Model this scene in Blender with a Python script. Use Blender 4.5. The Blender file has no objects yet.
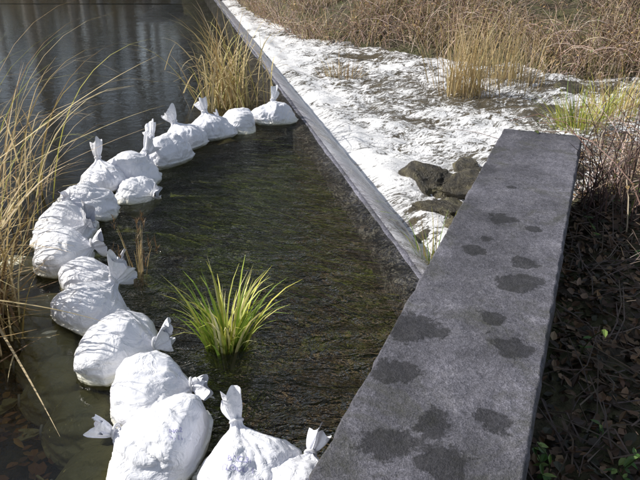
import bpy, bmesh, math, random
import numpy as np
from mathutils import Vector, noise, Matrix
from mathutils.bvhtree import BVHTree
random.seed(7)
R=random.random
def U(a,b): return a+(b-a)*R()
sc=bpy.context.scene
sc.view_settings.view_transform='Standard'
sc.view_settings.look='None'
sc.view_settings.exposure=0

# ------------------------------------------------------------ layout
def interp(v,pts): return float(np.interp(v,[p[0] for p in pts],[p[1] for p in pts]))
def xw(y): return .564-.2166*(y-3.565)            # weir crest line
def WL(y): return 1.592+(y-5.75)*.399             # wall, pool-side edge
def WR(y): return WL(y)+.705
ARC=[(1.2,.1),(1.85,-.1),(1.9,-.3),(2.02,-.6),(2.33,-.73),(2.68,-.92),(3.07,-1.18),(3.4,-1.35),(3.65,-1.55),(4,-1.65),(4.4,-1.65),(4.85,-1.6),(5.1,-1.49),(5.5,-1.34),(5.96,-1.25),(6.3,-1.07),(6.6,-.82),(6.9,-.54),(7.2,-.25),(30,-5.2)]
FB=[(-20,25),(-4,25),(-3,24),(-1.5,18.8),(-.43,15.4),(1.6,13.9),(3.5,12.4),(5.2,11.3),(9,10.3),(30,9)]
NB=[(1.5,4.5),(2.3,6.1),(3.5,7.1),(6,7.4),(30,6.0)]
LS=[(-10,-2.2),(2,-2.2),(3,-2.8),(5,-4.2),(8,-9),(20,-15)]
def fbm(x,y,z=0,o=4): return noise.fractal(Vector((x,y,z)),1.0,2.0,o)
def sst(a,b,x):
    t=min(1,max(0,(x-a)/(b-a))); return t*t*(3-2*t)
def terr(x,y):
    n=fbm(x*1.3,y*1.3)*.05+fbm(x*.25,y*.25,5)*.12
    if y>3.3: up = x<xw(y)
    else: up = x<WL(y)+.3
    if up:
        d=-.22+.06*fbm(x*2,y*2,3)
        d-=.25*sst(.3,1.6,interp(y,ARC)-x)*sst(2.8,4.5,y)
        dl=interp(y,LS)-x              # >0 on left shore
        if dl>-1.2: d=max(d,-.34+.33*(dl+1.2)+n)
        df=y-24.5
        if df>-1: d=max(d,-.34+.35*(df+1)+n*2)
        if x<-.7 and y<2.6: d=max(d,-.22+.03*fbm(x*4,y*4))
        return min(d,1.6+n*4)
    else:
        d=-.75+n
        df=y-interp(x,FB)
        if df>-.8: d=max(d,-.75+.42*(df+.8)+n*1.6)
        if x>WR(y)-.4 or y<3.3:
            dn=interp(x,NB)-y
            g=-.30+.06*fbm(x*2,y*2,9)+max(0,(x-WR(y)-.8))*.12
            if y<4.5: k=1
            else: k=min(1,max(0,dn/.9+.3))
            d=max(d,-.75+(g+.75)*k)
        return min(d,2.2+n*4)

# ------------------------------------------------------------ material helpers
def mat(name):
    m=bpy.data.materials.new(name); m.use_nodes=True
    nt=m.node_tree; b=nt.nodes['Principled BSDF']
    return m,nt,b
def N(nt,t,**k):
    n=nt.nodes.new(t)
    for a,v in k.items(): setattr(n,a,v)
    return n
def ramp(nt,src,stops):
    r=nt.nodes.new('ShaderNodeValToRGB'); e=r.color_ramp.elements
    while len(e)<len(stops): e.new(.5)
    for i,(p,c) in enumerate(stops):
        e[i].position=p; e[i].color=(c[0],c[1],c[2],1) if not isinstance(c,(int,float)) else (c,c,c,1)
    nt.links.new(src,r.inputs[0]); return r
def noi(nt,vec,scale,detail=5,rough=.6,dist=0):
    n=N(nt,'ShaderNodeTexNoise'); n.inputs['Scale'].default_value=scale; n.inputs['Detail'].default_value=min(detail,6)
    n.inputs['Roughness'].default_value=rough; n.inputs['Distortion'].default_value=dist
    if vec: nt.links.new(vec,n.inputs['Vector'])
    return n
def mixc(nt,f,a,b,mode='MIX'):
    m=N(nt,'ShaderNodeMix',data_type='RGBA',blend_type=mode)
    for s,i in ((f,0),(a,6),(b,7)):
        if isinstance(s,(int,float)): m.inputs[i].default_value=s
        elif isinstance(s,tuple): m.inputs[i].default_value=(*s,1)
        else: nt.links.new(s,m.inputs[i])
    return m.outputs[2]
def mth(nt,op,a,b=0.,c=None):
    m=N(nt,'ShaderNodeMath',operation=op)
    for i,s in enumerate((a,b)+((c,) if c is not None else ())):
        if isinstance(s,(int,float)): m.inputs[i].default_value=s
        else: nt.links.new(s,m.inputs[i])
    return m.outputs[0]
def bump(nt,h,dist,strength=1):
    b=N(nt,'ShaderNodeBump'); b.inputs['Strength'].default_value=strength; b.inputs['Distance'].default_value=dist
    nt.links.new(h,b.inputs['Height']); return b
def objc(nt): return N(nt,'ShaderNodeTexCoord').outputs['Object']

def m_ground():
    m,nt,b=mat('soil_mud'); v=objc(nt)
    n1=noi(nt,v,1.2,5); n2=noi(nt,v,22,4,.7); n3=noi(nt,v,3,5,.65,.8)
    c=ramp(nt,n1.outputs[0],[(.3,(.045,.035,.028)),(.55,(.09,.072,.05)),(.75,(.15,.125,.09))]).outputs[0]
    c2=ramp(nt,n2.outputs[0],[(.35,(.35,.35,.35)),(.7,(1.5,1.45,1.3))]).outputs[0]
    c=mixc(nt,1.,c,c2,'MULTIPLY')
    g=ramp(nt,n3.outputs[0],[(.40,0),(.55,1)]).outputs[0]
    d=N(nt,'ShaderNodeVectorMath',operation='DISTANCE'); nt.links.new(v,d.inputs[0]); d.inputs[1].default_value=(-.25,4.5,-.2)
    ag=N(nt,'ShaderNodeMapRange'); nt.links.new(d.outputs['Value'],ag.inputs[0]); ag.inputs['From Min'].default_value=.6; ag.inputs['From Max'].default_value=2.2; ag.inputs['To Min'].default_value=1.; ag.inputs['To Max'].default_value=.15
    c=mixc(nt,mth(nt,'MULTIPLY',g,ag.outputs[0]),c,(.17,.24,.035))
    nt.links.new(c,b.inputs['Base Color']); b.inputs['Roughness'].default_value=.85
    nt.links.new(bump(nt,n2.outputs[0],.03).outputs[0],b.inputs['Normal'])
    return m
def m_concrete(name,base=1.,wetattr=False):
    m,nt,b=mat(name); v=objc(nt)
    n0=noi(nt,v,1.6,4,.6); n1=noi(nt,v,7,6,.7,.3); n2=noi(nt,v,150,3,.75); n3=noi(nt,v,45,5,.7)
    c=ramp(nt,n1.outputs[0],[(.3,(.085*base,.083*base,.100*base)),(.5,(.125*base,.122*base,.147*base)),(.7,(.185*base,.18*base,.207*base))]).outputs[0]
    sp=ramp(nt,n2.outputs[0],[(.32,.5),(.5,.92),(.70,1.6)]).outputs[0]
    c=mixc(nt,1.,c,sp,'MULTIPLY')
    sp2=ramp(nt,n3.outputs[0],[(.36,.72),(.5,.98),(.66,1.35)]).outputs[0]
    c=mixc(nt,1.,c,sp2,'MULTIPLY')
    big=ramp(nt,n0.outputs[0],[(.35,.58),(.65,1.3)]).outputs[0]
    c=mixc(nt,1.,c,big,'MULTIPLY')
    mo=noi(nt,v,2.6,6,.75,.5); mf=ramp(nt,mo.outputs[0],[(.51,0),(.65,.65)]).outputs[0]
    c=mixc(nt,mf,c,(.055,.056,.04))
    if wetattr:
        a=N(nt,'ShaderNodeAttribute',attribute_name='wet')
        wf=ramp(nt,mth(nt,'ADD',a.outputs['Fac'],mth(nt,'MULTIPLY',mth(nt,'SUBTRACT',n1.outputs[0],.5),2.1)),[(.34,0),(.46,.9)]).outputs[0]
        c=mixc(nt,wf,c,mixc(nt,1.,c,(.2,.2,.2),'MULTIPLY'))
    nt.links.new(c,b.inputs['Base Color']); b.inputs['Roughness'].default_value=.75
    h=mth(nt,'ADD',mth(nt,'MULTIPLY',n2.outputs[0],.5),mth(nt,'MULTIPLY',n1.outputs[0],1.5)); h=mth(nt,'ADD',h,n3.outputs[0])
    nt.links.new(bump(nt,h,.010).outputs[0],b.inputs['Normal'])
    return m
def m_foliage(name,trans=.25,rough=.6):
    m,nt,b=mat(name)
    a=N(nt,'ShaderNodeAttribute',attribute_name='col'); c=a.outputs['Color']
    nt.links.new(c,b.inputs['Base Color']); b.inputs['Roughness'].default_value=rough
    if trans:
        t=N(nt,'ShaderNodeBsdfTranslucent'); nt.links.new(c,t.inputs['Color'])
        mx=N(nt,'ShaderNodeMixShader'); mx.inputs[0].default_value=trans
        nt.links.new(b.outputs[0],mx.inputs[1]); nt.links.new(t.outputs[0],mx.inputs[2])
        nt.links.new(mx.outputs[0],nt.nodes['Material Output'].inputs[0])
    return m
def m_pool():
    m,nt,b=mat('river_water'); nt.nodes.remove(b); v=objc(nt)
    a=N(nt,'ShaderNodeAttribute',attribute_name='rip')
    mp=N(nt,'ShaderNodeMapping'); mp.inputs['Rotation'].default_value=(0,0,math.radians(-38)); mp.inputs['Scale'].default_value=(1,2.0,1); nt.links.new(v,mp.inputs[0])
    n1=noi(nt,mp.outputs[0],3.6,4,.62,1.4); n2=noi(nt,mp.outputs[0],11,3,.55,.8); n3=noi(nt,v,1.5,2)
    h=mth(nt,'ADD',n1.outputs[0],mth(nt,'MULTIPLY',n2.outputs[0],.42))
    h=mth(nt,'MULTIPLY',h,a.outputs['Fac'])
    h=mth(nt,'ADD',h,mth(nt,'MULTIPLY',n3.outputs[0],.02))
    bp=bump(nt,h,.17)
    f=N(nt,'ShaderNodeFresnel'); f.inputs[0].default_value=1.38; nt.links.new(bp.outputs[0],f.inputs['Normal'])
    t=N(nt,'ShaderNodeBsdfTransparent'); t.inputs[0].default_value=(.66,.65,.54,1)
    g=N(nt,'ShaderNodeBsdfGlossy'); g.inputs['Roughness'].default_value=.03; g.inputs['Color'].default_value=(1,1,1,1); nt.links.new(bp.outputs[0],g.inputs['Normal'])
    mx=N(nt,'ShaderNodeMixShader'); nt.links.new(f.outputs[0],mx.inputs[0]); nt.links.new(t.outputs[0],mx.inputs[1]); nt.links.new(g.outputs[0],mx.inputs[2])
    nt.links.new(mx.outputs[0],nt.nodes['Material Output'].inputs[0]); return m
def m_rapids():
    m,nt,b=mat('white_water'); uv=N(nt,'ShaderNodeAttribute',attribute_name='flow').outputs['Vector']
    a=N(nt,'ShaderNodeAttribute',attribute_name='foam'); sh=N(nt,'ShaderNodeAttribute',attribute_name='sheet')
    mp=N(nt,'ShaderNodeMapping'); mp.inputs['Scale'].default_value=(1.,2.3,1); nt.links.new(uv,mp.inputs[0])
    n1=noi(nt,mp.outputs[0],1.9,6,.68,1.8); n2=noi(nt,mp.outputs[0],8,6,.70,1.4); n3=noi(nt,uv,60,4,.7); n4=noi(nt,mp.outputs[0],3.0,6,.62,2.4)
    rid=mth(nt,'SUBTRACT',1.,mth(nt,'MULTIPLY',mth(nt,'ABSOLUTE',mth(nt,'SUBTRACT',n2.outputs[0],.5)),6.))
    vein=mth(nt,'SUBTRACT',1.,mth(nt,'MULTIPLY',mth(nt,'ABSOLUTE',mth(nt,'SUBTRACT',n4.outputs[0],.5)),13.))
    vein=mth(nt,'MAXIMUM',vein,0.)
    s=mth(nt,'ADD',n1.outputs[0],mth(nt,'MULTIPLY',rid,.11))
    s=mth(nt,'SUBTRACT',s,mth(nt,'MULTIPLY',vein,.19))
    s=mth(nt,'ADD',s,mth(nt,'MULTIPLY',mth(nt,'SUBTRACT',n3.outputs[0],.5),.30))
    s=mth(nt,'ADD',s,a.outputs['Fac'])
    f=ramp(nt,s,[(.42,0),(.49,.25),(.54,.7),(.59,1)]).outputs[0]
    dark=mixc(nt,n2.outputs[0],(.03,.025,.018),(.17,.14,.09))
    foam=ramp(nt,n3.outputs[0],[(.3,(.84,.83,.88)),(.5,(.96,.96,.97))]).outputs[0]
    c=mixc(nt,f,dark,foam)
    sheet=ramp(nt,n2.outputs[0],[(.35,(.42,.40,.47)),(.6,(.82,.80,.88))]).outputs[0]
    c=mixc(nt,mth(nt,'MULTIPLY',sh.outputs['Fac'],.8),c,sheet)
    nt.links.new(c,b.inputs['Base Color'])
    nt.links.new(mth(nt,'ADD',mth(nt,'MULTIPLY',f,.35),.06),b.inputs['Roughness']); b.inputs['IOR'].default_value=1.36
    h=mth(nt,'ADD',mth(nt,'MULTIPLY',n2.outputs[0],1.0),mth(nt,'MULTIPLY',n3.outputs[0],.30)); h=mth(nt,'ADD',h,mth(nt,'MULTIPLY',f,.3)); nt.links.new(bump(nt,h,.025).outputs[0],b.inputs['Normal'])
    return m
def m_bag():
    m,nt,b=mat('woven_polypropylene'); v=objc(nt)
    geo=N(nt,'ShaderNodeNewGeometry'); sx=N(nt,'ShaderNodeSeparateXYZ'); nt.links.new(geo.outputs['Position'],sx.inputs[0])
    n=noi(nt,v,9,4,.6); n2=noi(nt,v,2.5,3,.6)
    zz=mth(nt,'ADD',sx.outputs['Z'],mth(nt,'MULTIPLY',mth(nt,'SUBTRACT',n.outputs[0],.5),.10))
    mr=N(nt,'ShaderNodeMapRange'); mr.inputs['From Min'].default_value=-.03; mr.inputs['From Max'].default_value=.06; nt.links.new(zz,mr.inputs[0])
    c=mixc(nt,ramp(nt,n2.outputs[0],[(.35,0),(.7,1)]).outputs[0],(.82,.83,.90),(.90,.90,.92))
    c=mixc(nt,mr.outputs[0],(.64,.60,.34),c)
    nt.links.new(c,b.inputs['Base Color']); b.inputs['Roughness'].default_value=.28
    n4=noi(nt,v,11,4,.55,.7)
    rd=mth(nt,'ABSOLUTE',mth(nt,'SUBTRACT',n4.outputs[0],.5))
    h=mth(nt,'ADD',mth(nt,'MULTIPLY',rd,-2.4),mth(nt,'MULTIPLY',n.outputs[0],.7)); nt.links.new(bump(nt,h,.010).outputs[0],b.inputs['Normal'])
    return m
def m_rock(name,c1,c2):
    m,nt,b=mat(name); v=objc(nt); n=noi(nt,v,6,6,.7,.6); n2=noi(nt,v,40,4,.7)
    nt.links.new(ramp(nt,n.outputs[0],[(.35,c1),(.52,c2),(.66,(.19,.17,.09)),(.8,(.3,.26,.18))]).outputs[0],b.inputs['Base Color']); b.inputs['Roughness'].default_value=.35
    nt.links.new(bump(nt,mth(nt,'ADD',n.outputs[0],mth(nt,'MULTIPLY',n2.outputs[0],.4)),.06).outputs[0],b.inputs['Normal']); return m
def m_bark():
    m,nt,b=mat('bark'); v=objc(nt); mp=N(nt,'ShaderNodeMapping'); mp.inputs['Scale'].default_value=(6,6,1.2); nt.links.new(v,mp.inputs[0])
    n=noi(nt,mp.outputs[0],3,5,.7); nt.links.new(ramp(nt,n.outputs[0],[(.35,(.34,.32,.28)),(.65,(.66,.63,.58))]).outputs[0],b.inputs['Base Color']); b.inputs['Roughness'].default_value=.8
    return m

GROUND=m_ground(); CONC=m_concrete('weathered_concrete',1.02,True); CONC2=m_concrete('wet_weir_concrete',1.9)
FOL=m_foliage('dry_and_green_blades'); LEAFM=m_foliage('leaf_litter_mat',0,.5); POOL=m_pool(); RAP=m_rapids(); BAG=m_bag()
ROCK=m_rock('wet_rock',(.02,.018,.016),(.08,.068,.045)); BARK=m_bark()
TIE,_n,_b=mat('tie_string'); _b.inputs['Base Color'].default_value=(.7,.7,.72,1)
INK,_n,_b=mat('faded_blue_ink'); _b.inputs['Base Color'].default_value=(.45,.44,.66,1)

# ------------------------------------------------------------ mesh helpers
def add(name,V,F,m,smooth=True,cols=None):
    me=bpy.data.meshes.new(name); me.from_pydata(V,[],F); me.materials.append(m)
    if smooth: me.polygons.foreach_set('use_smooth',[True]*len(F))
    if cols is not None:
        a=me.color_attributes.new('col','FLOAT_COLOR','POINT')
        a.data.foreach_set('color',np.array([(c[0],c[1],c[2],1) for c in cols],dtype=np.float32).ravel())
    me.update(); o=bpy.data.objects.new(name,me); sc.collection.objects.link(o); return o
def fattr(o,name,vals):
    a=o.data.attributes.new(name,'FLOAT','POINT'); a.data.foreach_set('value',np.array(vals,dtype=np.float32))
def vattr(o,name,vals):
    a=o.data.attributes.new(name,'FLOAT_VECTOR','POINT'); a.data.foreach_set('vector',np.array(vals,dtype=np.float32).ravel())
def gridfaces(nu,nv,flip=False):
    f=[(i*nv+j,(i+1)*nv+j,(i+1)*nv+j+1,i*nv+j+1) for i in range(nu-1) for j in range(nv-1)]
    return [q[::-1] for q in f] if flip else f

def warp(n,lo,hi,c,k):
    a=math.asinh((lo-c)/k); b=math.asinh((hi-c)/k)
    return [c+k*math.sinh(a+(b-a)*i/(n-1)) for i in range(n)]
gx=warp(300,-400,400,.5,2.5); gy=warp(320,-400,600,6,4)
V=[(x,y,terr(x,y)) for x in gx for y in gy]
ground=add('ground',V,gridfaces(len(gx),len(gy)),GROUND)

# ------------------------------------------------------------ pool water
ys=list(np.concatenate([np.arange(-7,1,.5),np.arange(1,8,.08),np.arange(8,27.01,.3)]))
V=[];rip=[];nx=70
for y in ys:
    xe=xw(y)+.03 if y>=3.3 else WL(y)+.25
    xs=np.concatenate([np.linspace(-24,-3,20),np.linspace(-2.8,xe,nx-20)]) if xe>-2.6 else np.linspace(-24,xe,nx)
    ax=interp(y,ARC)
    for x in xs:
        V.append((float(x),float(y),0)); d=x-ax
        k=min(1,max(0,(d+.1)/.4))
        if y>7: k=min(1,max(0,1-(xw(y)-x)/1.2))
        rip.append(.018+.98*k)
water=add('river_pool_water',V,gridfaces(len(ys),nx,True),POOL); fattr(water,'rip',rip)

# ------------------------------------------------------------ weir + rapids
def loft(sections):
    V=[];F=[];n=len(sections[0])
    for s in sections: V+=s
    for i in range(len(sections)-1):
        for j in range(n):
            F.append((i*n+j,i*n+(j+1)%n,(i+1)*n+(j+1)%n,(i+1)*n+j))
    F.append(tuple(range(n))[::-1]); F.append(tuple((len(sections)-1)*n+j for j in range(n)))
    return V,F
secs=[]
for y in np.arange(3.2,23,.06):
    e=fbm(y*3,0,2)*.010; e2=fbm(y*1.1,7,2)*.01
    x0=xw(y)
    secs.append([(x0-.16,y,-.8),(x0-.16+e,y,-.03),(x0-.012+e,y,.001+e2*.4),(x0+.02+e,y,.004+e2*.4),(x0+.032+e*1.5,y,-.03+e2),(x0+.34,y,-.46),(x0+.34,y,-.9)])
V,F=loft(secs); weir=add('weir_crest',V,F,CONC2)
ts=np.arange(3.2,23,.05); ss=np.concatenate([np.linspace(.018,.45,15),np.arange(.49,8,.045),np.arange(8,24,.35)])
V=[];foam=[];flow=[];sheet=[]
for t in ts:
    for s in ss:
        x=xw(t)+s; y=t; shv=0
        fl=(s*.9+t*.25, t*.9-s*.35-.02*s*s, 0)
        if s<.46:
            k=(s-.018)/.432; z=.005-.375*k**1.3+.012*noise.noise(Vector((s*4+t,t*4,4)))*min(1,k*3)
            fo=.07+.14*k+.22*noise.noise(Vector((t*1.6,s*1.2,7)))
            shv=max(0,min(1,1.0-1.5*k+.8*noise.noise(Vector((t*1.6,s*3,1)))))
        else:
            e=min(1,(s-.45)/.35); sl=Vector((s*1.1+t*.3,t*2.0-s*.4,1))
            wv=noise.noise(sl*1.2)*.07+ (1-abs(noise.noise(sl*2.4))*2)*.045+noise.noise(sl*5.5)*.026+noise.noise(sl*11)*.014
            z=-.385-.02*min(6,s)+e*wv+.06*math.exp(-((s-.65)/.18)**2)*(1+noise.noise(Vector((t*3,1,1))))
            fo=.045+.17*fbm(s*.6,t*.6,12,3)+.7*(wv-.04)
            fo+=.10*math.exp(-((s-.65)/.6)**2)-.004*min(6,s)
        q=math.hypot(x-1.05,(t-5.0)*.8); fo-=.08*math.exp(-(q/.5)**2)
        if x>WR(y)-.08 and y<6.2: z-=.6
        V.append((x,y,z)); foam.append(fo); flow.append(fl); sheet.append(shv)
rap=add('white_water_rapids',V,gridfaces(len(ts),len(ss),True),RAP); fattr(rap,'foam',foam); vattr(rap,'flow',flow); fattr(rap,'sheet',sheet)

# ------------------------------------------------------------ concrete wall
az=math.atan2(.399,1); dl=Vector((math.sin(az),math.cos(az),0)); dc=Vector((math.cos(az),-math.sin(az),0))
end=Vector((1.592,5.75,0)); W=.655
SP=[(1.088,3.76,.105),(.828,3.319,.075),(1.003,2.956,.12),(.418,2.533,.13),(.319,2.224,.11),(.41,1.914,.09),(.611,1.935,.085),(.2225,1.806,.10),(.4246,1.688,.11),(.805,2.379,.12),(.933,3.475,.06),(1.078,3.176,.07),(1.3,4.3,.04),(.78,2.62,.07),(.36,1.70,.06),(1.25,3.6,.05)]
ls=list(np.concatenate([np.arange(0,4.6,.02),np.arange(4.6,12,.12)])); cs=np.linspace(0,W,36)
V=[];wet=[]
for l in ls:
    er=.010*fbm(l*7,1,3)-.018*max(0,fbm(l*3,4,8)-.15); er2=.010*fbm(l*7,9,3)-.02*max(0,fbm(l*3,14,8)-.1)
    def P(c,z):
        p=end-dl*l+dc*c; return (p.x,p.y,z)
    row=[P(0.004,-1.0),P(.002-er,.1),P(-er,.222)]
    cc=[.012-er]+[c for c in cs[1:-1]]+[W-.012+er2]
    for c in cc:
        p=end-dl*l+dc*c
        z=.25+.006*fbm(p.x*5,p.y*5,2)+.0035*fbm(p.x*25,p.y*25,2,3)
        row.append((p.x,p.y,z))
    row+=[P(W+er2,.222),P(W+er2-.002,.1),P(W-.004,-1.0)]
    for q in row:
        w=0
        for sx_,sy_,r in SP:
            d=math.hypot(q[0]-sx_,(q[1]-sy_)); w=max(w,1-d/(r*1.35))
        if q[2]<.2: w=.7
        wet.append(max(w,.0))
    V+=row
n=len(row); F=gridfaces(len(ls),n); F.append(tuple(range(n))); F.append(tuple((len(ls)-1)*n+j for j in range(n))[::-1])
wall=add('concrete_wall',V,F,CONC); fattr(wall,'wet',wet)
bm=bmesh.new(); bm.from_mesh(wall.data); bmesh.ops.recalc_face_normals(bm,faces=bm.faces); bm.to_mesh(wall.data); bm.free()
for p in wall.data.polygons[-2:]: p.use_smooth=False

# ------------------------------------------------------------ rocks
def rock(name,c,r,seed,sq=(1,1,.7)):
    bm=bmesh.new(); bmesh.ops.create_icosphere(bm,subdivisions=5,radius=1)
    rs=random.Random(int(seed*10)); pl=[(Vector((rs.gauss(0,1),rs.gauss(0,1),rs.gauss(0,1))).normalized(),rs.uniform(.55,.85)) for _ in range(14)]
    for v in bm.verts:
        p=v.co.copy(); k=1
        for nn,dd in pl:
            q=p.dot(nn)
            if q>.05: k=min(k,dd/q)
        k*=1+.16*noise.noise(p*2.6+Vector((0,seed,0)))+.07*noise.noise(p*7+Vector((0,seed,0)))
        v.co=Vector((p.x*sq[0],p.y*sq[1],p.z*sq[2]))*r*k*1.25
    for f in bm.faces: f.smooth=True
    me=bpy.data.meshes.new(name); bm.to_mesh(me); bm.free(); me.materials.append(ROCK)
    o=bpy.data.objects.new(name,me); o.location=c; o.rotation_euler=(U(-.2,.2),U(-.2,.2),U(0,6)); sc.collection.objects.link(o)
for i,(x,y,z,r) in enumerate([(1.0,6.15,-.42,.32),(1.38,5.95,-.38,.24),(1.08,5.35,-.40,.27),(.90,4.85,-.44,.2),(1.22,4.95,-.38,.2),(1.5,6.5,-.44,.2),(.80,4.35,-.42,.17),(2.3,6.6,-.42,.3),(2.7,7.2,-.46,.25),(.5,7.6,-.57,.18),(1.9,8.6,-.56,.22),(.2,10.2,-.57,.22),(3.2,9.3,-.56,.27),(2.5,7.9,-.54,.18),(3.6,8.0,-.5,.2),(1.,9.4,-.58,.19),(3.9,10.5,-.58,.3),(.9,12.6,-.57,.3),(1.9,7.4,-.52,.2),(4.4,9.0,-.55,.25),(1.4,11.4,-.57,.22),(2.6,11.3,-.57,.25),(1.7,9.9,-.54,.25),(.95,7.2,-.54,.15)]):
    rock('river_rock',(x,y,z),r,i*3.7,(U(1.0,1.4),U(.8,1.1),U(.45,.6)))

# ------------------------------------------------------------ sandbags
def sandbag(x,y,z,size=1.,yaw=0,tilt=60,seed=0,ear=1.,prt=None,flat=1.):
    root=bpy.data.objects.new('sandbag',None); root.location=(x,y,z); root.rotation_euler=(0,0,yaw); sc.collection.objects.link(root)
    na,nt_=128,96
    prof=[(0,0),(.004,.08),(.02,.145),(.06,.195),(.12,.218),(.19,.214),(.25,.18),(.29,.125),(.315,.07),(.330,.034),(.340,.026),(.350,.030),(.362,.048),(.378,.062),(.392,.072),(.405,.076)]
    acc=[0]
    for i in range(1,len(prof)): acc.append(acc[-1]+math.hypot(prof[i][0]-prof[i-1][0],prof[i][1]-prof[i-1][1]))
    T=math.radians(tilt); V=[]
    ph=seed*1.7; nk=acc[10]; sub=ear<.5
    rs=random.Random(int(seed*100)); fx,fy=rs.uniform(-.05,.05),rs.uniform(-.05,.05); asp=rs.uniform(.9,1.15)
    for i in range(nt_):
        s=acc[-1]*i/(nt_-1); L=float(np.interp(s,acc,[p[0] for p in prof])); r=float(np.interp(s,acc,[p[1] for p in prof]))
        dn=abs(s-nk); pl=math.exp(-dn/.09)
        tail=max(0,(s-nk)/(acc[-1]-nk)) if s>nk else 0
        for j in range(na):
            a=2*math.pi*j/na; ca,sa=math.cos(a),math.sin(a)
            w=.26*pl*(math.sin(7*a+ph+3*noise.noise(Vector((ca,sa,seed))))*.55+math.sin(13*a+ph*2+3*noise.noise(Vector((ca*2,sa*2,seed+4))))*.45)
            dv=Vector((ca*2.0,sa*2.0,s*5+seed*3.1))
            w+=.26*noise.noise(dv*.6)+.10*noise.noise(dv*1.4)
            q3=Vector((ca*2.6,sa*2.6,s*4.5+seed*2)); q3+=Vector((noise.noise(q3*1.3),noise.noise(q3*1.3+Vector((5,5,5))),noise.noise(q3*1.3+Vector((1,8,5)))))*.7
            rd=abs(noise.noise(q3)); w-=.065*(max(0,1-rd*4.5))
            q4=q3*1.9; rd2=abs(noise.noise(q4)); w-=.025*(max(0,1-rd2*4))
            if tail: w+=.65*tail*noise.noise(Vector((ca*2.2,sa*2.2,seed*9)))
            rr=r*(1+w); px=ca*rr; py=sa*rr*.92*asp; pz=L
            if tail:
                px*=1+.15*tail; py*=.40+.35*(1-tail)
                pz=L+tail*ear*.02+.05*tail*noise.noise(Vector((ca*1.8,sa*1.8,seed+2)))
                px*=ear; py*=ear; px+=fx*tail; py+=fy*tail+.02*tail*math.sin(3*a+ph)
            pz-=.15
            X=px*math.cos(T)+pz*math.sin(T); Z=-px*math.sin(T)+pz*math.cos(T)
            if not sub:
                if tail: Z+=.04*tail*ear+.03; X-=.02*tail
                elif s>nk-.1: Z+=.03*(s-nk+.1)/.1
            Yy=py*1.08
            zb=-.11
            if Z<0: Z=Z*(.62); X*=1.06; Yy*=1.08
            Z=max(Z,zb+.01*noise.noise(Vector((X*8,Yy*8,seed))))
            Z*=flat if Z>0 and not tail else 1
            Z+=.012*noise.noise(Vector((X*6+seed,Yy*6,Z*6)))
            V.append((X*size,Yy*size,Z*size))
    F=[]
    for i in range(nt_-1):
        for j in range(na):
            F.append((i*na+j,i*na+(j+1)%na,(i+1)*na+(j+1)%na,(i+1)*na+j))
    o=add('sack',V,F,BAG); o.parent=root
    pz=.340-.15; cX=pz*math.sin(T); cZ=pz*math.cos(T)+(0 if sub else .038)
    TV=[];TF=[];m1,m2=20,6
    for i in range(m1):
        a=2*math.pi*i/m1
        for j in range(m2):
            b=2*math.pi*j/m2; rr=.030+.006*math.cos(b); h=.006*math.sin(b)
            px,py=math.cos(a)*rr,math.sin(a)*rr*.9
            TV.append(((cX+px*math.cos(T)+h*math.sin(T))*size,py*size,(cZ-px*math.sin(T)+h*math.cos(T))*size))
    for i in range(m1):
        for j in range(m2): TF.append((i*m2+j,((i+1)%m1)*m2+j,((i+1)%m1)*m2+(j+1)%m2,i*m2+(j+1)%m2))
    t=add('tie',TV,TF,TIE); t.parent=root
    if prt:   # printed lettering wrapped onto the cloth
        dirv,updir,lines,th,off=prt
        rz=Matrix.Rotation(-yaw,3,'Z'); nrm=(rz@Vector(dirv)).normalized(); up=(rz@Vector(updir)); up=(up-nrm*up.dot(nrm)).normalized(); rt=up.cross(nrm)
        bvh=BVHTree.FromPolygons([Vector(v) for v in V],F)
        PV=[];PF=[]
        for li,txt in enumerate(lines):
            cu=bpy.data.curves.new('txt','FONT'); cu.body=txt; cu.size=th; cu.align_x='CENTER'; cu.offset=th*.015
            to=bpy.data.objects.new('txt',cu); me=to.to_mesh(); bm=bmesh.new(); bm.from_mesh(me); bmesh.ops.triangulate(bm,faces=bm.faces)
            for _ in range(4):
                es=[e for e in bm.edges if e.calc_length()>.008]
                if es: bmesh.ops.subdivide_edges(bm,edges=es,cuts=1); bmesh.ops.triangulate(bm,faces=bm.faces)
            base=len(PV); ok=[]
            for v in bm.verts:
                o3=rt*(v.co.x+off[0])+up*(v.co.y-li*th*1.15+th*.3+off[1])+nrm*.6
                h=bvh.ray_cast(o3,-nrm)
                if h[0] is None: PV.append(o3-nrm*.6); ok.append(False)
                else: PV.append(h[0]+nrm*.0022); ok.append(noise.noise(h[0]*60)>-.3)
            bm.verts.index_update()
            for f in bm.faces:
                if all(ok[v.index] for v in f.verts): PF.append(tuple(base+v.index for v in f.verts))
            bm.free(); to.to_mesh_clear(); bpy.data.objects.remove(to)
        p=add('printed_lettering',[tuple(v) for v in PV],PF,INK); p.parent=root
    return root
D=math.radians
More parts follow.
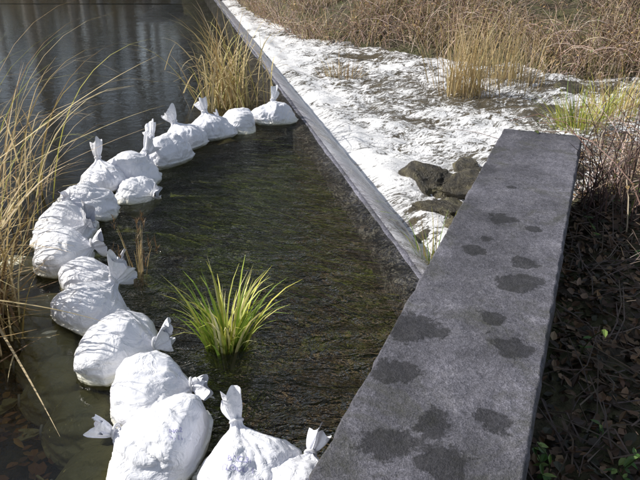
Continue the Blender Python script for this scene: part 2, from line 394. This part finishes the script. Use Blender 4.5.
BG=[ # x,y,z,size,yaw,tilt,ear,print,flat
(-.48,6.92,.03,1.0,D(95),50,.85,None,.9),(-.82,6.66,.03,1.0,D(200),80,.7,None,.85),(-1.06,6.32,.05,.95,D(120),35,1.1,None,.95),
(-1.25,6.02,.04,.95,D(140),40,1.2,None,.95),(-1.33,5.56,.05,1.05,D(140),55,1.0,None,.9),(-1.50,5.14,.05,1.0,D(60),60,1.0,None,.9),
(-1.38,4.78,-.02,.9,D(-30),80,.8,None,.8),(-1.66,4.90,.06,.9,D(120),32,1.25,None,.95),(-1.66,4.45,.05,.95,D(-110),70,.8,None,.9),
(-1.66,4.02,.05,.97,D(-15),72,1.0,None,.85),(-1.56,3.68,.03,.97,D(10),78,.9,None,.8),(-1.32,3.38,-.01,.92,D(30),82,.8,None,.75),
(-1.20,3.04,.03,.96,D(48),60,1.2,None,.85),(-.95,2.68,.03,1.0,D(-10),82,.8,None,.8),(-.73,2.34,.03,.96,D(5),85,.75,None,.8),
(-.60,2.02,.04,1.0,D(170),87,.5,((.28,-.42,.85),(-.25,.9,.4),['No.2','36 11'],.024,(.02,-.03)),.82),(-.27,1.90,.02,.90,D(110),50,1.05,((.1,-.7,.75),(.1,.7,.6),['BAG.31','FLOOD 1'],.028,(-.03,.02)),.88),(-.06,1.80,.0,.8,D(80),70,.8,None,.9),
(-1.04,2.36,-.17,.95,D(190),84,.3,None,.75),(-.88,2.00,-.165,.95,D(180),84,.3,None,.75),(-1.35,2.86,-.165,1.,D(200),84,.3,None,.75),(-1.55,3.22,-.16,.95,D(160),84,.3,None,.75),
(-1.88,3.72,-.16,1.,D(170),84,.3,None,.75),(-.80,1.74,-.15,1.,D(200),84,.3,None,.75),(-1.22,2.60,-.17,1.,D(200),84,.3,None,.75)]
for i,(x,y,z,s,yw,tl,er,pr,fl) in enumerate(BG): sandbag(x,y,z,s,yw,tl,i*1.37+.5,er,pr,fl)

# ------------------------------------------------------------ plants
class M:
    def __init__(s): s.V=[];s.F=[];s.C=[]
    def blade(s,b,az,L,w,lean,curl,col,segs=6,tw=None):
        p=Vector(b); d=Vector((math.cos(az),math.sin(az),0)); sd=Vector((-d.y,d.x,0))
        if tw is None: tw=U(-.9,.9)
        sd=(sd*math.cos(tw)+d*math.sin(tw)); base=len(s.V)
        for i in range(segs+1):
            t=i/segs; ww=w*(1-t**1.8)*.5+.0004
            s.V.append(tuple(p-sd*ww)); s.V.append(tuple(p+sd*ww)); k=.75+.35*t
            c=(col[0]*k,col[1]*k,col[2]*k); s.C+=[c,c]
            a=lean+curl*t*t; p=p+(d*math.sin(a)+Vector((0,0,math.cos(a))))*(L/segs)
        for i in range(segs):
            q=base+2*i; s.F.append((q,q+1,q+3,q+2))
        return p
    def tube(s,pts,rs,col,n=4):
        base=len(s.V)
        for k,(p,r) in enumerate(zip(pts,rs)):
            d=(pts[min(k+1,len(pts)-1)]-pts[max(k-1,0)]); d.normalize()
            u=d.orthogonal().normalized(); v=d.cross(u)
            for j in range(n):
                a=2*math.pi*j/n; s.V.append(tuple(p+(u*math.cos(a)+v*math.sin(a))*r)); s.C.append(col)
        for k in range(len(pts)-1):
            for j in range(n): s.F.append((base+k*n+j,base+k*n+(j+1)%n,base+(k+1)*n+(j+1)%n,base+(k+1)*n+j))
    def leaf(s,p,az,L,w,nrm_tilt,col,roll=0.):
        M3=Matrix.Rotation(az,3,'Z')@Matrix.Rotation(nrm_tilt,3,'Y')@Matrix.Rotation(roll,3,'X'); p=Vector(p); b=len(s.V)
        for q in [(0,0,0),(.3*L,.5*w,.04*L),(.65*L,.42*w,.02*L),(L,0,-.06*L),(.65*L,-.42*w,.02*L),(.3*L,-.5*w,.04*L),(.5*L,0,-.05*L)]:
            s.V.append(tuple(p+M3@Vector(q))); k=U(.9,1.1); s.C.append((col[0]*k,col[1]*k,col[2]*k))
        for a,c in ((0,1),(1,2),(2,3),(3,4),(4,5),(5,0)): s.F.append((b+a,b+c,b+6))
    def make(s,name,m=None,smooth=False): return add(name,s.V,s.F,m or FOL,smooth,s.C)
def jit(c,a=.25):
    k=U(1-a,1+a); return (c[0]*k*U(.93,1.07),c[1]*k,c[2]*k*U(.85,1.15))
TAN=(.50,.36,.16); STRAW=(.68,.54,.29); BRN=(.24,.15,.07); GRN=(.18,.28,.04); YG=(.56,.55,.10); OLV=(.12,.14,.04)
def clump(name,x,y,z,n,L,spread,lean,curl,w,cols,azr=None,heads=0):
    m=M()
    for i in range(n):
        a=U(0,6.283) if azr is None else random.gauss(azr[0],azr[1]); r=spread*math.sqrt(R()); b=(x+math.cos(a)*r,y+math.sin(a)*r,z)
        tip=m.blade(b,a+random.gauss(0,.4),L*U(.55,1.1),w*U(.6,1.2),abs(random.gauss(lean,lean*.6)),U(.2,1)*curl,jit(random.choice(cols)))
        if R()<heads:
            for k in range(14): m.blade((tip.x,tip.y,tip.z-U(0,.1)),U(0,6.28),U(.02,.05),.004,U(.2,.8),.5,jit(BRN),2)
    return m.make(name)
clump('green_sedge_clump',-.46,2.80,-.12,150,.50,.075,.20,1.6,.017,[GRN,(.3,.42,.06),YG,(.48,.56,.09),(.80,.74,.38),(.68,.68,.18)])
clump('dry_seed_grass_tuft',-1.06,3.5,-.08,22,.36,.04,.15,.6,.007,[TAN,STRAW,TAN],None,.6)
m=M()
for i in range(470):
    x=U(-2.9,-1.7); y=U(2.2,5.0)
    if R()<.5: x=-1.84+random.gauss(0,.13); y=2.95+random.gauss(0,.25)
    if x>interp(y,ARC)-.4: continue
    a=random.gauss(.2,1.3); L=U(.5,1.45); c=jit(random.choice([TAN,STRAW,STRAW,TAN,BRN,(.5,.38,.12)]))
    tip=m.blade((x,y,-.2),a,L,U(.006,.016),abs(random.gauss(.12,.12)),U(.2,1.9),c,9)
    if R()<.5:
        b=Vector((x,y,U(.0,.5))); m.blade(b,U(0,6.28),U(.3,.6),.012,U(.4,1.3),U(.6,1.6),c)
for i in range(420):
    x=-2.0+random.gauss(0,.22); y=3.0+random.gauss(0,.4)
    if x>interp(y,ARC)-.35: continue
    m.blade((x,y,U(-.05,.2)),U(0,6.28),U(.2,.55),U(.006,.016),U(.9,1.6),U(-.3,.4),jit(random.choice([TAN,BRN,(.4,.27,.1),STRAW])),5)
for (x,y,z,a,L,le) in [(-1.62,2.85,.15,-.9,.95,1.65),(-1.75,2.75,.3,-.3,.9,1.5),(-1.6,2.6,.05,2.6,.6,1.6),(-1.9,3.6,.6,.4,1.2,1.0),(-1.8,3.3,.5,.15,1.1,1.1),(-1.85,4.0,.5,.6,1.0,1.25)]:
    m.blade((x,y,z),a,L,.012,le,.25,jit(STRAW,.1),9)
for i in range(34):
    m.blade((U(-2.4,-1.85),U(2.9,4.9),-.1),random.gauss(.1,.5),U(1.1,1.9),U(.006,.011),U(.05,.25),U(1.2,2.2),jit(random.choice([TAN,STRAW,YG])),10)
m.make('reed_bed')
m=M()
for i in range(150):
    a=random.gauss(2.4,1.3); m.blade((-1.02+random.gauss(0,.18),7.62+random.gauss(0,.14),-.15),a,U(.5,1.45),U(.008,.02),abs(random.gauss(.2,.18)),U(.2,2.1),jit(random.choice([TAN,STRAW,(.6,.55,.2),STRAW])),8)
    if R()<.4: m.blade((-1.02+random.gauss(0,.22),7.62+random.gauss(0,.14),U(.1,.5)),U(0,6.28),U(.3,.6),.015,U(.4,1.3),U(.5,1.5),jit(STRAW))
m.make('reed_tuft')
def loosegrass(name,x,y,z,n,L,sp):
    m=M()
    for i in range(n):
        m.blade((x+random.gauss(0,sp),y+random.gauss(0,sp),z),U(0,6.28),L*U(.35,1.1),U(.007,.014),abs(random.gauss(.18,.2)),U(-.1,1.3),jit(random.choice([TAN,STRAW,(.6,.46,.27),STRAW]),.3),7)
    m.make(name)
loosegrass('tall_dry_grass',2.15,10.1,-.5,230,1.5,.18)
loosegrass('tall_dry_grass',3.0,11.0,-.5,160,1.2,.3)
clump('green_grass_tuft',3.2,8.15,-.5,240,.65,.3,.35,1.0,.012,[YG,(.42,.45,.10),STRAW,GRN])
clump('green_grass_tuft',3.95,8.9,-.5,170,.6,.38,.3,1.0,.012,[YG,TAN,STRAW])
clump('dry_grass_tuft',.35,11.1,-.5,90,.5,.3,.5,1.0,.012,[TAN,STRAW,BRN])
clump('dry_grass_tuft',.75,3.98,-.35,60,.5,.07,.25,1.0,.008,[YG,STRAW,GRN])
m=M()
for i in range(2300):
    x=random.gauss(-.2,.40); y=random.gauss(4.7,.75)
    if x>xw(y)-.1 or x<interp(y,ARC)+.3 or y<3.3: continue
    a=U(-.9,-.3); m.blade((x,y,U(-.12,-.04)),a,U(.12,.4),U(.005,.014),1.5,U(.0,.1),jit(random.choice([(.26,.36,.05),(.38,.44,.08),(.2,.26,.05),(.09,.11,.03)]),.4),4,0)
m.make('submerged_weed')

def brush(name,n,pos,cols,Lr=(.3,.9),fr=.62):
    m=M()
    for i in range(n):
        p=pos()
        if p is None: continue
        x,y=p; z=terr(x,y)-.03; r=R()
        if r<fr: m.blade((x,y,z),U(0,6.28),U(*Lr),U(.006,.014),abs(random.gauss(.45,.4)),U(.3,1.8),jit(random.choice(cols),.4),5)
        else:
            a=U(0,6.28); L=U(.5,1.4); pts=[];q=Vector((x,y,z)); e=U(.1,.7)
            for k in range(7):
                pts.append(q.copy()); q+=Vector((math.cos(a)*math.sin(e),math.sin(a)*math.sin(e),math.cos(e)))*L/6; e+=U(.1,.5); a+=U(-.25,.25)
            c=jit(random.choice([(.42,.28,.22),(.55,.42,.35),(.24,.15,.11),(.62,.5,.4)]),.3); m.tube(pts,[.007*(1-.12*k) for k in range(7)],c,3)
            for k in range(2,7):
                if R()<.5: m.leaf(pts[k],U(0,6.28),U(.03,.07),U(.02,.04),U(-.8,.8),jit(random.choice([BRN,TAN,OLV]),.4))
    return m.make(name)
def pfar():
    x=U(-3,9); d=abs(random.gauss(0,1))*2.3-.35
    if noise.noise(Vector((x*.8,d*.8,2)))<-.12 and R()<.85: return None
    return (x,interp(x,FB)+d)
brush('bank_brush',13000,pfar,[TAN,STRAW,(.62,.52,.38),(.55,.42,.32),(.62,.50,.38),(.55,.5,.2)])
def pleft():
    y=U(0,9); x=interp(y,LS)-abs(random.gauss(0,1))*1.2+.2; return (x,y)
brush('reedy_shore_brush',1500,pleft,[TAN,STRAW,YG,BRN],(.5,1.3))
def pup():
    x=U(-20,-2); return (x,24.6+abs(random.gauss(0,1))*2)
brush('upstream_brush',2600,pup,[TAN,STRAW,BRN,(.36,.26,.17)],(.5,1.4))
def pr():
    x=U(2.3,6); y=interp(x,NB)-abs(random.gauss(0,1))*.8+.15
    if x<WR(y)+.15 and y<5.9: return None
    return (x,y)
brush('bank_bramble',1000,pr,[BRN,OLV,TAN,(.1,.08,.05)],(.2,.6),.45)
m=M()
for i in range(6000):
    y=U(.6,7.2); x=WR(y)+.02+abs(random.gauss(0,.7))
    if y>5.5: x=U(2.4,5)
    c=random.choice([(.06,.036,.02),(.09,.05,.025),(.04,.03,.02),(.13,.075,.035),(.03,.032,.014),(.2,.13,.07)])
    m.leaf((x,y,terr(x,y)+U(0,.05)),U(0,6.28),U(.03,.085),U(.02,.05),U(-.7,.7),jit(c,.35),U(-.7,.7))
for i in range(420):
    y=U(.8,6.5); x=WR(y)+.05+abs(random.gauss(0,.6)); a=U(0,6.28); q=Vector((x,y,terr(x,y)+.02)); L=U(.15,.6)
    m.tube([q,q+Vector((math.cos(a)*L*.5,math.sin(a)*L*.5,U(0,.1))),q+Vector((math.cos(a+.2)*L,math.sin(a+.2)*L,U(0,.25)))],[.005,.004,.002],jit((.12,.09,.07)),3)
m.make('leaf_litter',LEAFM)
m=M()
for i in range(26):
    y=U(1.2,5.2) if i>10 else U(1.6,2.4); x=WR(y)+U(.08,.7); q=Vector((x,y,terr(x,y))); h=U(.08,.4); a=U(0,6.28)
    pts=[q+Vector((math.cos(a)*h*.5*t*t,math.sin(a)*h*.5*t*t,h*t)) for t in (0,.33,.66,1)]
    m.tube(pts,[.003]*4,(.07,.10,.03),3)
    for k in range(1,4):
        for j in range(2): m.leaf(pts[k],U(0,6.28),U(.03,.07),U(.015,.03),U(-.4,.7),jit(random.choice([(.05,.12,.02),(.08,.15,.03),(.16,.24,.05)])))
m.make('ivy_and_nettles',LEAFM)
m=M()
for i in range(34):
    x=2.36+random.gauss(0,.14); y=5.2+random.gauss(0,.3); q=Vector((x,y,-.3)); L=U(.4,1.0); a=U(0,6.28); e=U(0,.35); pts=[]
    for k in range(6): pts.append(q.copy()); q+=Vector((math.cos(a)*math.sin(e),math.sin(a)*math.sin(e),math.cos(e)))*L/5; e+=U(-.15,.25); a+=U(-.5,.5)
    m.tube(pts,[.006,.005,.004,.004,.003,.002],jit((.14,.09,.08)),4)
    for k in range(2,6):
        a2=U(0,6.28); m.tube([pts[k],pts[k]+Vector((math.cos(a2),math.sin(a2),.8))*U(.06,.16)],[.003,.0015],jit((.16,.1,.09)),3)
m.make('bare_shrub')
m=M()
for i in range(1800):
    x=U(-2.6,-.5); y=U(1.2,3.6)
    if x>interp(y,ARC)-.15: continue
    m.leaf((x,y,terr(x,y)+U(.005,.05)),U(0,6.28),U(.04,.09),U(.02,.05),U(-.4,.4),jit(random.choice([(.5,.24,.08),(.32,.15,.05),(.6,.36,.12),(.2,.12,.05)]),.35),U(-.4,.4))
m.make('sunken_leaves',LEAFM)

# ------------------------------------------------------------ bare trees (seen reflected)
def tree(x,y,h,r):
    m=M(); z0=terr(x,y)-.2
    def grow(p,d,L,r,lev):
        pts=[p.copy()];rs=[r];n=6
        for k in range(n):
            d=(d+Vector((U(-1,1),U(-1,1),U(-.4,.6)))*(.06+.05*lev)).normalized(); p=p+d*L/n; pts.append(p.copy()); rs.append(r*(1-.7*(k+1)/n))
            if lev<3 and (k>0 or lev>0):
                for q in range(2 if lev<2 else 1):
                    a=U(0,6.28); e=Vector((math.cos(a),math.sin(a),U(.3,1.1))).normalized(); grow(p.copy(),(d*.5+e).normalized(),L*U(.3,.5),rs[-1]*.5,lev+1)
        m.tube(pts,rs,(.3,.28,.24),6 if lev<2 else 3)
    grow(Vector((x,y,z0)),Vector((U(-.06,.06),U(-.05,.05),1)).normalized(),h,r,0)
    m.make('bare_tree',BARK,True)
for (x,y,h,r) in [(-14,26.5,10,.2),(-12.6,25.6,11,.18),(-11.3,27.5,12,.24),(-10.3,26,9,.14),(-9.4,27,11,.2),(-8.5,25.7,10,.17),(-7.4,27.5,12,.24),(-6.3,26,9,.16),(-5.4,27,11,.2),(-4,26.5,10,.17),(-16,28.5,12,.22),(-1,25,10,.17),(3,21,9,.16),(-18,25,11,.18),(-9,26.2,11,.13),(-7.9,25.4,10,.12),(-11.9,26.3,10,.13),(-5.9,25.6,10,.13)]: tree(x,y,h,r)
m=M()
for i in range(13000):
    x=U(-50,32); y=33+abs(random.gauss(0,2.2))+abs(x)*.03
    top=5+3.5*noise.noise(Vector((x*.16,0,3)))+3*noise.noise(Vector((x*.8,0,3)))
    z=U(.0,1)**1.1*top+.5
    if noise.noise(Vector((x*.4,y*.4,z*.4)))<-.12+.03*z: continue
    m.leaf((x,y,z),U(0,6.28),U(.4,.8),U(.25,.5),U(-1.2,1.2),jit(random.choice([(.05,.06,.03),(.08,.08,.05),(.10,.085,.06)]),.4),U(-1,1))
m.make('distant_woodland',LEAFM)

# ------------------------------------------------------------ light
w=bpy.data.worlds.new('World'); sc.world=w; w.use_nodes=True; nt=w.node_tree; bg=nt.nodes['Background']
sky=nt.nodes.new('ShaderNodeTexSky'); sky.sky_type='NISHITA'; sky.sun_disc=False
EL=math.radians(41); AZ=math.radians(-82)
sky.sun_elevation=EL; sky.sun_rotation=AZ
hs=nt.nodes.new('ShaderNodeHueSaturation'); hs.inputs['Saturation'].default_value=.55; nt.links.new(sky.outputs[0],hs.inputs['Color'])
nt.links.new(hs.outputs[0],bg.inputs[0]); bg.inputs[1].default_value=.12
sl=bpy.data.lights.new('sun','SUN'); sl.energy=5; sl.angle=math.radians(.5); sl.color=(1,.96,.88); so=bpy.data.objects.new('sun',sl); sc.collection.objects.link(so)
sd=Vector((math.sin(AZ)*math.cos(EL),math.cos(AZ)*math.cos(EL),math.sin(EL))); so.rotation_euler=sd.to_track_quat('Z','Y').to_euler()
# ------------------------------------------------------------ camera
c=bpy.data.cameras.new('camera'); c.sensor_width=36; c.lens=36*677/640; c.clip_end=2000; co=bpy.data.objects.new('camera',c); co.location=(0,0,1.86); co.rotation_euler=(math.radians(65),0,0)
sc.collection.objects.link(co); sc.camera=co
